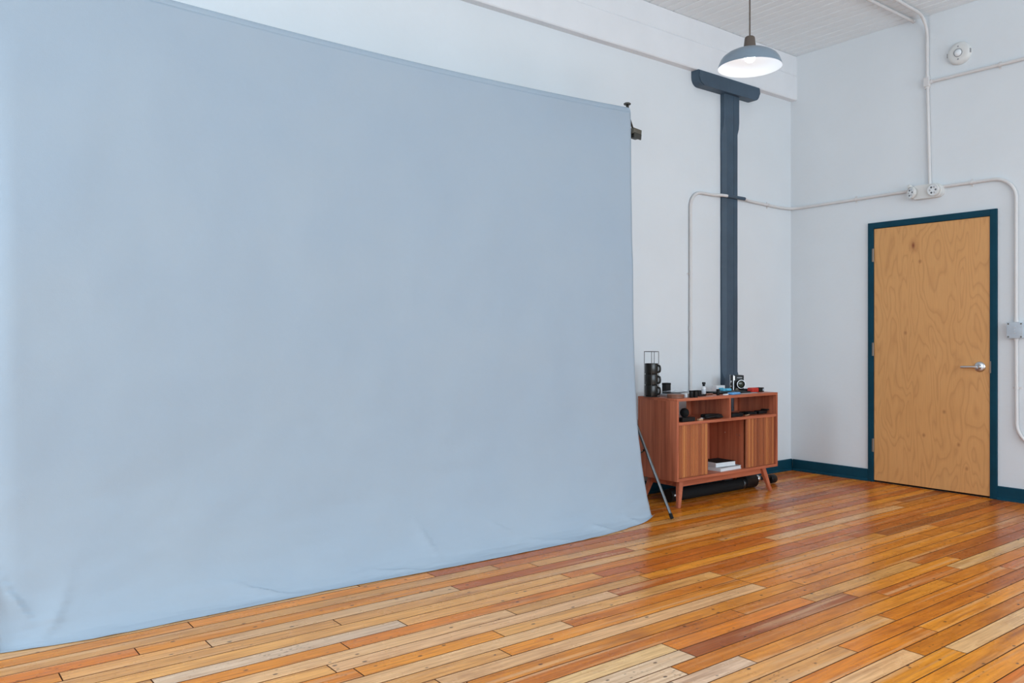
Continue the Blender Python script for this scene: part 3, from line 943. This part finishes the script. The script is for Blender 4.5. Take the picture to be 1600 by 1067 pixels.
# leg frame
for y_ in (3.935, 4.185):
    fin('rail', B(4.565, 5.585, y_ - .011, y_ + .011, .138, CZ0, bev=.001), M['lam_x'], cab)
for x_ in (4.58, 5.57):
    fin('cross_rail', B(x_ - .011, x_ + .011, 3.946, 4.174, .138, CZ0, bev=.001), M['lam_x'], cab)
for (tx, ty, fx_, fy) in ((4.572, 3.925, 4.512, 3.885), (5.560, 3.925, 5.622, 3.890), (4.572, 4.190, 4.512, 4.230), (5.560, 4.190, 5.622, 4.230)):
    bm = bmesh.new()
    A = [bm.verts.new((tx + a, ty + b, CZ0)) for a, b in ((-.026, -.017), (.026, -.017), (.026, .017), (-.026, .017))]
    D = [bm.verts.new((fx_ + a, fy + b, 0)) for a, b in ((-.014, -.011), (.014, -.011), (.014, .011), (-.014, .011))]
    for k in range(4): bm.faces.new((A[k], A[(k + 1) % 4], D[(k + 1) % 4], D[k]))
    bm.faces.new(A); bm.faces.new(D[::-1])
    bmesh.ops.bevel(bm, geom=list(bm.edges), offset=.002, segments=2, affect='EDGES')
    fin('leg', bm, M['lam_z'], cab)

# ------------------------------------------------------------------ things on the cabinet top
Z = CZ1
# mug rack
MXc, MYc = 4.512, 4.145
MR = .049
def ring(bm, c, r, rt, n=28):
    pts = [Vector((c[0] + r * math.cos(2 * PI * k / n), c[1] + r * math.sin(2 * PI * k / n), c[2])) for k in range(n + 1)]
    tube(bm, pts, rt, 8, cap=False)
rk = thing('mug_rack', (MXc, MYc, Z), 'dark wire mug rack holding three stacked black mugs', 'mug rack')
fin('base', L([(0, 0), (.058, 0), (.061, .002), (.058, .0045), (0, .0045)], (MXc, MYc, Z), 'Z', 32), M['wire'], rk, smooth=40)
cyc = []
for a in (2.55, 3.9, 5.3, .35):
    p = Vector((MXc + .0535 * math.cos(a), MYc + .0535 * math.sin(a), Z))
    cyc.append(p)
    fin('upright', T([p + Vector((0, 0, .003)), p + Vector((0, 0, .335))], .0022, 8), M['wire'], rk, smooth=60)
bm = bmesh.new(); ring(bm, (MXc, MYc, Z + .335), .0535, .0024)
fin('top_ring', bm, M['wire'], rk, smooth=60)
for k, nm in enumerate(('bottom', 'middle', 'top')):
    z0 = Z + .0052 + k * .0815
    mg = thing('mug', (MXc, MYc, z0), 'black mug at the %s of the stack in the wire rack' % nm, 'mug')
    prof = [(0, 0), (MR - .005, 0), (MR - .0015, .003), (MR, .008), (MR, .077), (MR - .001, .0795), (MR - .003, .0795), (MR - .0035, .0775), (MR - .004, .010), (MR - .008, .006), (0, .006)]
    fin('cup', L(prof, (MXc, MYc, z0), 'Z', 36), M['mug'], mg, smooth=40)
    ha = Vector((math.cos(-1.2), math.sin(-1.2), 0))
    c0 = Vector((MXc, MYc, z0))
    hp = [c0 + ha * (MR - .002) + Vector((0, 0, .064)), c0 + ha * (MR + .016) + Vector((0, 0, .064)), c0 + ha * (MR + .021) + Vector((0, 0, .040)), c0 + ha * (MR + .016) + Vector((0, 0, .016)), c0 + ha * (MR - .002) + Vector((0, 0, .016))]
    fin('handle', T(bend(hp, .014, 5), .0072, 10), M['mug'], mg, smooth=60)

def single(name, bm, mt, label, cat_, smooth=None, group=None):
    return tag(fin(name, bm, mt, smooth=smooth), label, cat_, group)

# black box behind
e = thing('film_box', (4.722, 4.185, Z), 'small upright black box between the mug rack and the conduit', 'box')
fin('box_body', B(4.695, 4.749, 4.165, 4.205, Z, Z + .078, bev=.002), M['black'], e)
fin('lid', B(4.694, 4.750, 4.164, 4.206, Z + .078, Z + .094, bev=.002), M['black2'], e)
# clear plastic sleeves and case
Mr = RZ(4.70, 4.06, -8)
single('clear_tray', B(4.585, 4.80, 3.985, 4.135, Z, Z + .022, bev=.004, M=Mr), M['clear'], 'flat clear plastic case lying under the loose sleeves', 'case', 40)
for k in range(3):
    bm = bmesh.new()
    n_ = 10
    Mr = RZ(4.69, 4.06, -14 + 11 * k)
    top_ = []; bot = []
    for i in range(n_ + 1):
        for j in range(n_ + 1):
            x = 4.60 + .19 * i / n_; y = 3.995 + .13 * j / n_
            zz = Z + .0235 + k * .0065 + .0035 * (1 + noise.noise(Vector((x * 30, y * 30, k * 5.)))) * (.35 + .65 * (i / n_))
            zz = min(zz, Z + .0235 + (k + 1) * .0065 - .0008) if k < 2 else zz
            top_.append(bm.verts.new(Mr @ Vector((x, y, zz)))); bot.append(bm.verts.new(Mr @ Vector((x, y, zz - .0006))))
    for i in range(n_):
        for j in range(n_):
            a = i * (n_ + 1) + j
            bm.faces.new((top_[a], top_[a + n_ + 1], top_[a + n_ + 2], top_[a + 1]))
            bm.faces.new((bot[a + 1], bot[a + n_ + 2], bot[a + n_ + 1], bot[a]))
    single('plastic_sleeve', bm, M['clear'], 'crumpled clear plastic sleeve %s of the pile beside the mug rack' % ('at the bottom', 'in the middle', 'on the top')[k], 'sleeve', 180, 'plastic sleeves in the pile')
single('white_carton', B(4.640, 4.735, 3.925, 3.972, Z, Z + .030, bev=.002), M['white'], 'small white carton beside the round brown tin', 'box')
e = thing('round_tin', (4.545, 3.94, Z), 'flat round brown tin at the cabinet edge near the mug rack', 'tin')
fin('tin_body', L([(0, 0), (.058, 0), (.060, .002), (.060, .014), (0, .014)], (4.545, 3.94, Z), 'Z', 36), M['tin'], e, smooth=40)
fin('lid', L([(0, .0145), (.0615, .0145), (.062, .016), (.062, .026), (.060, .028), (.052, .0295), (0, .0295)], (4.545, 3.94, Z), 'Z', 36), M['tin'], e, smooth=40)
for k, (x_, y_) in enumerate(((4.668, 3.897), (4.706, 3.890))):
    e = thing('film_canister', (x_, y_, Z), ('black film canister beside the small white carton', 'black film canister beside the stepped black adapter')[k], 'canister', group='film canisters at the cabinet edge')
    fin('can_body', L([(0, 0), (.015, 0), (.016, .002), (.016, .042), (0, .042)], (x_, y_, Z), 'Z', 20), M['black'], e, smooth=40)
    fin('cap', L([(0, .0425), (.0172, .0425), (.0175, .044), (.0175, .050), (.016, .052), (0, .052)], (x_, y_, Z), 'Z', 20), M['black2'], e, smooth=40)
# flat black lens filter case, black block, brown strap
e = thing('filter_case', (4.955, 4.085, Z), 'thin black round filter case next to the dropper bottle', 'case')
fin('case_body', L([(0, 0), (.050, 0), (.052, .003), (.052, .012), (0, .012)], (4.935, 4.095, Z), 'Z', 28), M['black2'], e, smooth=40)
fin('lid', L([(0, .0125), (.053, .0125), (.053, .019), (.047, .022), (0, .022)], (4.935, 4.095, Z), 'Z', 28), M['grey'], e, smooth=40)
bm = bmesh.new()
box(bm, 4.812, 4.842, 3.945, 3.985, Z, Z + .045, bev=.003)
box(bm, 4.842, 4.905, 3.950, 3.980, Z, Z + .014, bev=.003)
single('hot_shoe_adapter', bm, M['black'], 'small stepped black adapter standing by the film canisters', 'adapter', 40)
e = thing('dropper_bottle', (5.015, 4.065, Z), 'small white-labelled bottle with a black dropper cap', 'bottle')
fin('bottle_body', L([(0, 0), (.015, 0), (.017, .002), (.017, .048), (.014, .056), (.008, .060), (.008, .064), (0, .064)], (5.015, 4.065, Z), 'Z', 24), M['white'], e, smooth=40)
fin('label_band', L([(.0172, .010), (.0175, .011), (.0175, .040), (.0172, .041)], (5.015, 4.065, Z), 'Z', 24), M['clear'], e, smooth=40)
fin('cap', L([(0, .0645), (.010, .0645), (.011, .066), (.009, .076), (.0135, .078), (.0135, .092), (.012, .095), (0, .095)], (5.015, 4.065, Z), 'Z', 20), M['black'], e, smooth=40)
bm = bmesh.new()
tube(bm, bend([(4.955, 3.995, Z + .007), (5.00, 4.010, Z + .007), (5.03, 4.000, Z + .007), (5.06, 4.02, Z + .007)], .02), .0065, 8)
single('leather_strap', bm, M['tin'], 'short brown leather strip lying in front of the dropper bottle', 'strap', 60)
e = thing('film_canister', (5.035, 3.945, Z), 'lone black film canister standing in front of the black tablet', 'canister')
fin('can_body', L([(0, 0), (.011, 0), (.012, .002), (.012, .036), (0, .036)], (5.035, 3.945, Z), 'Z', 18), M['black'], e, smooth=40)
fin('cap', L([(0, .0365), (.0135, .0365), (.0135, .044), (.012, .046), (0, .046)], (5.035, 3.945, Z), 'Z', 18), M['black2'], e, smooth=40)
bm = bmesh.new()
box(bm, 5.062, 5.120, 3.905, 3.925, Z, Z + .010, bev=.003, M=RZ(5.09, 3.915, 12))
single('eraser', bm, M['white'], 'small white block at the cabinet edge beside the blue pouch', 'eraser', 40)
# black tablet
e = thing('tablet', (5.35, 4.08, Z), 'large thin black tablet lying flat on the cabinet top', 'tablet')
Mr = RZ(5.31, 4.06, -5)
fin('tablet_body', B(5.125, 5.475, 3.975, 4.155, Z, Z + .013, bev=.004, M=Mr), M['black2'], e, smooth=40)
fin('screen', B(5.138, 5.462, 3.988, 4.142, Z + .0128, Z + .0136, M=Mr), M['black'], e)
# blue pouch, metal ruler
bm = bmesh.new()
box(bm, 5.140, 5.255, 3.895, 3.945, Z, Z + .017, bev=.007, M=RZ(5.2, 3.92, 6))
single('blue_pouch', bm, M['blue'], 'light blue soft pouch at the front edge of the cabinet top', 'pouch', 60)
bm = bmesh.new()
box(bm, 5.285, 5.52, 3.925, 3.955, Z, Z + .004, bev=.001, M=RZ(5.4, 3.94, 5))
single('steel_ruler', bm, M['grey'], 'grey metal ruler lying along the front edge of the cabinet top', 'ruler')
# white box with cyan print, on the tablet's rear edge
e = thing('film_carton', (5.39, 4.215, Z), 'white carton with blue print leaning by the post beside the camera', 'box')
fin('box_body', B(5.335, 5.445, 4.196, 4.240, Z, Z + .050, bev=.002), M['white'], e)
fin('printed_band', B(5.365, 5.425, 4.1945, 4.1962, Z + .006, Z + .032), M['cyan'], e)
bm = bmesh.new()
for a_, b_, c_, s_ in ((5.305, 4.10, 8, .9), (5.345, 4.09, -20, .8)):
    box(bm, a_ - .03 * s_, a_ + .03 * s_, b_ - .018, b_ + .018, Z + .0138, Z + .034, bev=.006, M=RZ(a_, b_, c_))
single('blue_cloth', bm, M['cyan'], 'crumpled blue lens cloth on the black tablet', 'cloth', 60)
# camera: boxy medium format body facing the room
CXa, CYa = 5.560, 4.165
Mr = RZ(CXa, CYa, -30)
cm = thing('film_camera', (CXa, CYa, Z), 'boxy black vintage film camera with silver trim and large lens', 'camera')
bw, bd, bh = .045, .036, .132
fin('camera_body', B(CXa - bw, CXa + bw, CYa - bd, CYa + bd, Z, Z + bh, bev=.003, M=Mr), M['black'], cm, smooth=40)
bm = bmesh.new()
for yy in (-bd, bd - .006):
    box(bm, CXa - bw - .0015, CXa - bw + .004, CYa + yy - .0015, CYa + yy + .0055, Z + .002, Z + bh + .001, bev=.001, M=Mr)
box(bm, CXa - bw, CXa - bw + .012, CYa - bd - .0015, CYa - bd + .002, Z + .090, Z + bh - .006, bev=.001, M=Mr)
fin('silver_trim', bm, M['steel'], cm)
lc = Mr @ Vector((CXa + .008, CYa - bd, Z + .060))
ld = (Mr.to_3x3() @ Vector((0, -1, 0)))
fin('lens_barrel', L([(0, 0), (.034, 0), (.034, .020), (.032, .030), (.028, .032), (.026, .024), (0, .022)], lc, ld, 36), M['black2'], cm, smooth=40)
fin('lens_ring', L([(.032, .028), (.0355, .028), (.036, .031), (.035, .034), (.0315, .034)], lc, ld, 40, closed=True), M['steel'], cm, smooth=40)
fin('lens_glass', L([(0, .030), (.014, .028), (.0265, .0235)], lc, ld, 32), M['glass_dark'], cm, smooth=80)
fin('lower_lens', L([(0, .010), (.012, .010), (.014, .006), (.014, 0), (0, 0)], Mr @ Vector((CXa - .018, CYa - bd, Z + .016)), ld, 20), M['brass'], cm, smooth=40)
sd = (Mr.to_3x3() @ Vector((-1, 0, 0)))
for (yy, zz, rr_) in ((0.002, .078, .010), (.004, .040, .007)):
    fin('dial', L([(0, .008), (rr_, .008), (rr_ + .001, 0), (0, 0)], Mr @ Vector((CXa - bw, CYa + yy, Z + zz)), sd, 16), M['steel'], cm, smooth=40)
bm = bmesh.new(); box(bm, CXa - .014, CXa + .030, CYa - bd - .001, CYa - bd + .0005, Z + .108, Z + .117, M=Mr)
fin('name_plate', bm, M['grey'], cm)
bm = bmesh.new()
box(bm, 5.500, 5.555, 4.050, 4.078, Z, Z + .026, bev=.006, M=RZ(5.53, 4.06, 10))
single('lens_cap_pouch', bm, M['black2'], 'small black pouch lying in front of the film camera', 'pouch', 50)
# red and black tape measure
e = thing('tape_roll', (5.60, 4.0, Z), 'red and black tape case at the end of the cabinet top', 'tape case')
fin('case_body', B(5.520, 5.604, 3.982, 4.035, Z, Z + .036, bev=.008), M['red'], e, smooth=50)
fin('grip', B(5.605, 5.672, 3.980, 4.037, Z, Z + .035, bev=.006), M['black'], e, smooth=50)
fin('tip', B(5.650, 5.668, 3.977, 3.980, Z + .008, Z + .026), M['galv'], e)

# ------------------------------------------------------------------ things in the upper compartments
S = SZ
e = thing('blower_bulb', (4.672, 3.985, S), 'black rubber blower bulb in the compartment nearest the backdrop', 'blower')
fin('stand_box', B(4.575, 4.715, 3.90, 3.985, S, S + .028, bev=.004), M['black'], e)
fin('bulb_body', L([(0, 0), (.014, .002), (.026, .010), (.033, .024), (.034, .036), (.030, .050), (.020, .061), (.008, .066), (0, .067)], (4.648, 3.945, S + .028), 'Z', 24), M['black2'], e, smooth=80)
def hexp(x, y, z, ln, r, deg, nm, mt, label, cat_):
    a = math.radians(deg)
    d = Vector((math.cos(a), math.sin(a), 0)) * ln / 2
    c = Vector((x, y, z + r))
    bm = bmesh.new(); tube(bm, [c - d, c + d * .9, c + d], r, 8, radii=[r, r, r * .5])
    return single(nm, bm, mt, label, cat_, 50)
hexp(4.862, 3.955, S, .085, .006, 20, 'marker_pen', M['white'], 'short white marker pen lying beside the blower bulb', 'pen')
single('wood_block', B(4.745, 4.785, 3.885, 3.91, S, S + .014, bev=.003), M['tanw'], 'small tan wooden block beside the blower bulb', 'block', 40)
def cable_heap(name, x0, x1, y0, y1, z, n_, r, seed, label):
    rg = random.Random(seed)
    pts = []
    for k in range(n_):
        t_ = k / (n_ - 1)
        pts.append(Vector((x0 + (x1 - x0) * (.5 + .5 * math.sin(k * 1.9 + seed)), y0 + (y1 - y0) * rg.random(), z + r + rg.random() * r * 3.2)))
    sm = []
    for k in range(len(pts) - 1):
        P = [pts[max(0, min(len(pts) - 1, k + d))] for d in (-1, 0, 1, 2)]
        for q in range(6):
            f_ = q / 6
            sm.append(.5 * ((2 * P[1]) + (-P[0] + P[2]) * f_ + (2 * P[0] - 5 * P[1] + 4 * P[2] - P[3]) * f_ * f_ + (-P[0] + 3 * P[1] - 3 * P[2] + P[3]) * f_ ** 3))
    for p in sm: p.z = max(p.z, z + r); p.x = min(max(p.x, x0), x1); p.y = min(max(p.y, y0), y1)
    sm.append(pts[-1])
    return single(name, T(sm, r, 8), M['black'], label, 'cable', 60)
cable_heap('cable_coil', 4.86, 5.04, 3.895, 3.99, S, 22, .0075, 3, 'tangled black cable heap near the divider of the cabinet')
e = thing('wallet_case', (5.23, 3.95, S), 'flat black case in the compartment beyond the divider', 'case')
fin('case_body', B(5.155, 5.30, 3.91, 4.02, S, S + .022, bev=.004), M['black2'], e, smooth=40)
fin('flap', B(5.153, 5.302, 3.908, 3.965, S + .0215, S + .027, bev=.002), M['black'], e, smooth=40)
hexp(5.375, 3.925, S, .085, .0045, 18, 'paint_brush', M['tanw'], 'thin tan stick lying between the black cases', 'stick')
single('flat_pouch', B(5.42, 5.53, 3.95, 4.04, S, S + .020, bev=.005), M['black2'], 'low black pouch near the end of the compartment', 'pouch', 40)
e = thing('battery_grip', (5.60, 3.97, S), 'black camera grip at the far end of the compartment', 'grip')
fin('grip_body', B(5.545, 5.655, 3.94, 3.99, S, S + .026, bev=.006), M['black'], e, smooth=40)
fin('grip_handle', B(5.630, 5.662, 3.925, 3.985, S + .026, S + .036, bev=.004), M['black2'], e, smooth=40)

# books in the open middle
def book(x0, x1, y0, y1, z0, h, deg, cover, label):
    e = thing('book', ((x0 + x1) / 2, (y0 + y1) / 2, z0), label, 'book', 'books in the open middle of the cabinet')
    Mq = RZ((x0 + x1) / 2, (y0 + y1) / 2, deg)
    ct = .0025
    fin('cover', B(x0, x1, y0, y1, z0 + h - ct, z0 + h, M=Mq), cover, e)
    fin('cover', B(x0, x1, y0, y1, z0, z0 + ct, M=Mq), M['white'], e)
    fin('pages', B(x0 + .004, x1 - .003, y0 + .003, y1 - .003, z0 + ct, z0 + h - ct, M=Mq), M['white'], e)
    fin('spine', B(x0 - .002, x0 + .003, y0, y1, z0, z0 + h, M=Mq), M['white'], e)
book(5.00, 5.265, 3.90, 4.11, CZ0 + TB, .026, 3, M['grey'], 'large white-edged book at the bottom of the pair in the cabinet')
book(5.015, 5.235, 3.935, 4.115, CZ0 + TB + .026, .034, -4, M['black2'], 'black-covered book lying on the larger white-edged book')

# ------------------------------------------------------------------ folded tripod on the floor under the cabinet
e = thing('folded_tripod', (5.1, 4.06, 0), 'long black folded tripod lying on the floor under the cabinet', 'tripod')
ty_, tr = 4.065, .044
def cylx(x0, x1, r, y=ty_, z=None, n=24):
    z = r if z is None else z
    return L([(0, x0), (r * .93, x0), (r, x0 + .003), (r, x1 - .003), (r * .93, x1), (0, x1)], (0, y, z), 'X', n)
fin('leg_bundle', cylx(4.68, 5.47, tr), M['black2'], e, smooth=40)
ft = fin('foot_end', cylx(4.60, 4.68, .050), M['black'], e, smooth=40)
fin('printed_mark', B(4.618, 4.660, ty_ - .0515, ty_ - .0490, .052, .064), M['white'], ft)
fin('collar_ring', cylx(5.470, 5.492, .047), M['chrome'], e, smooth=40)
fin('head', cylx(5.492, 5.640, .058), M['black'], e, smooth=40)
fin('pan_handle', cylx(5.640, 5.90, .016, ty_, .06), M['black2'], e, smooth=40)
fin('knob', cylx(5.86, 5.93, .036, ty_, .040), M['black'], e, smooth=40)
fin('ball', L([(0, -.03), (.02, -.022), (.03, 0), (.02, .022), (0, .03)], (5.70, ty_, .062), 'X', 20), M['steel'], e, smooth=80)
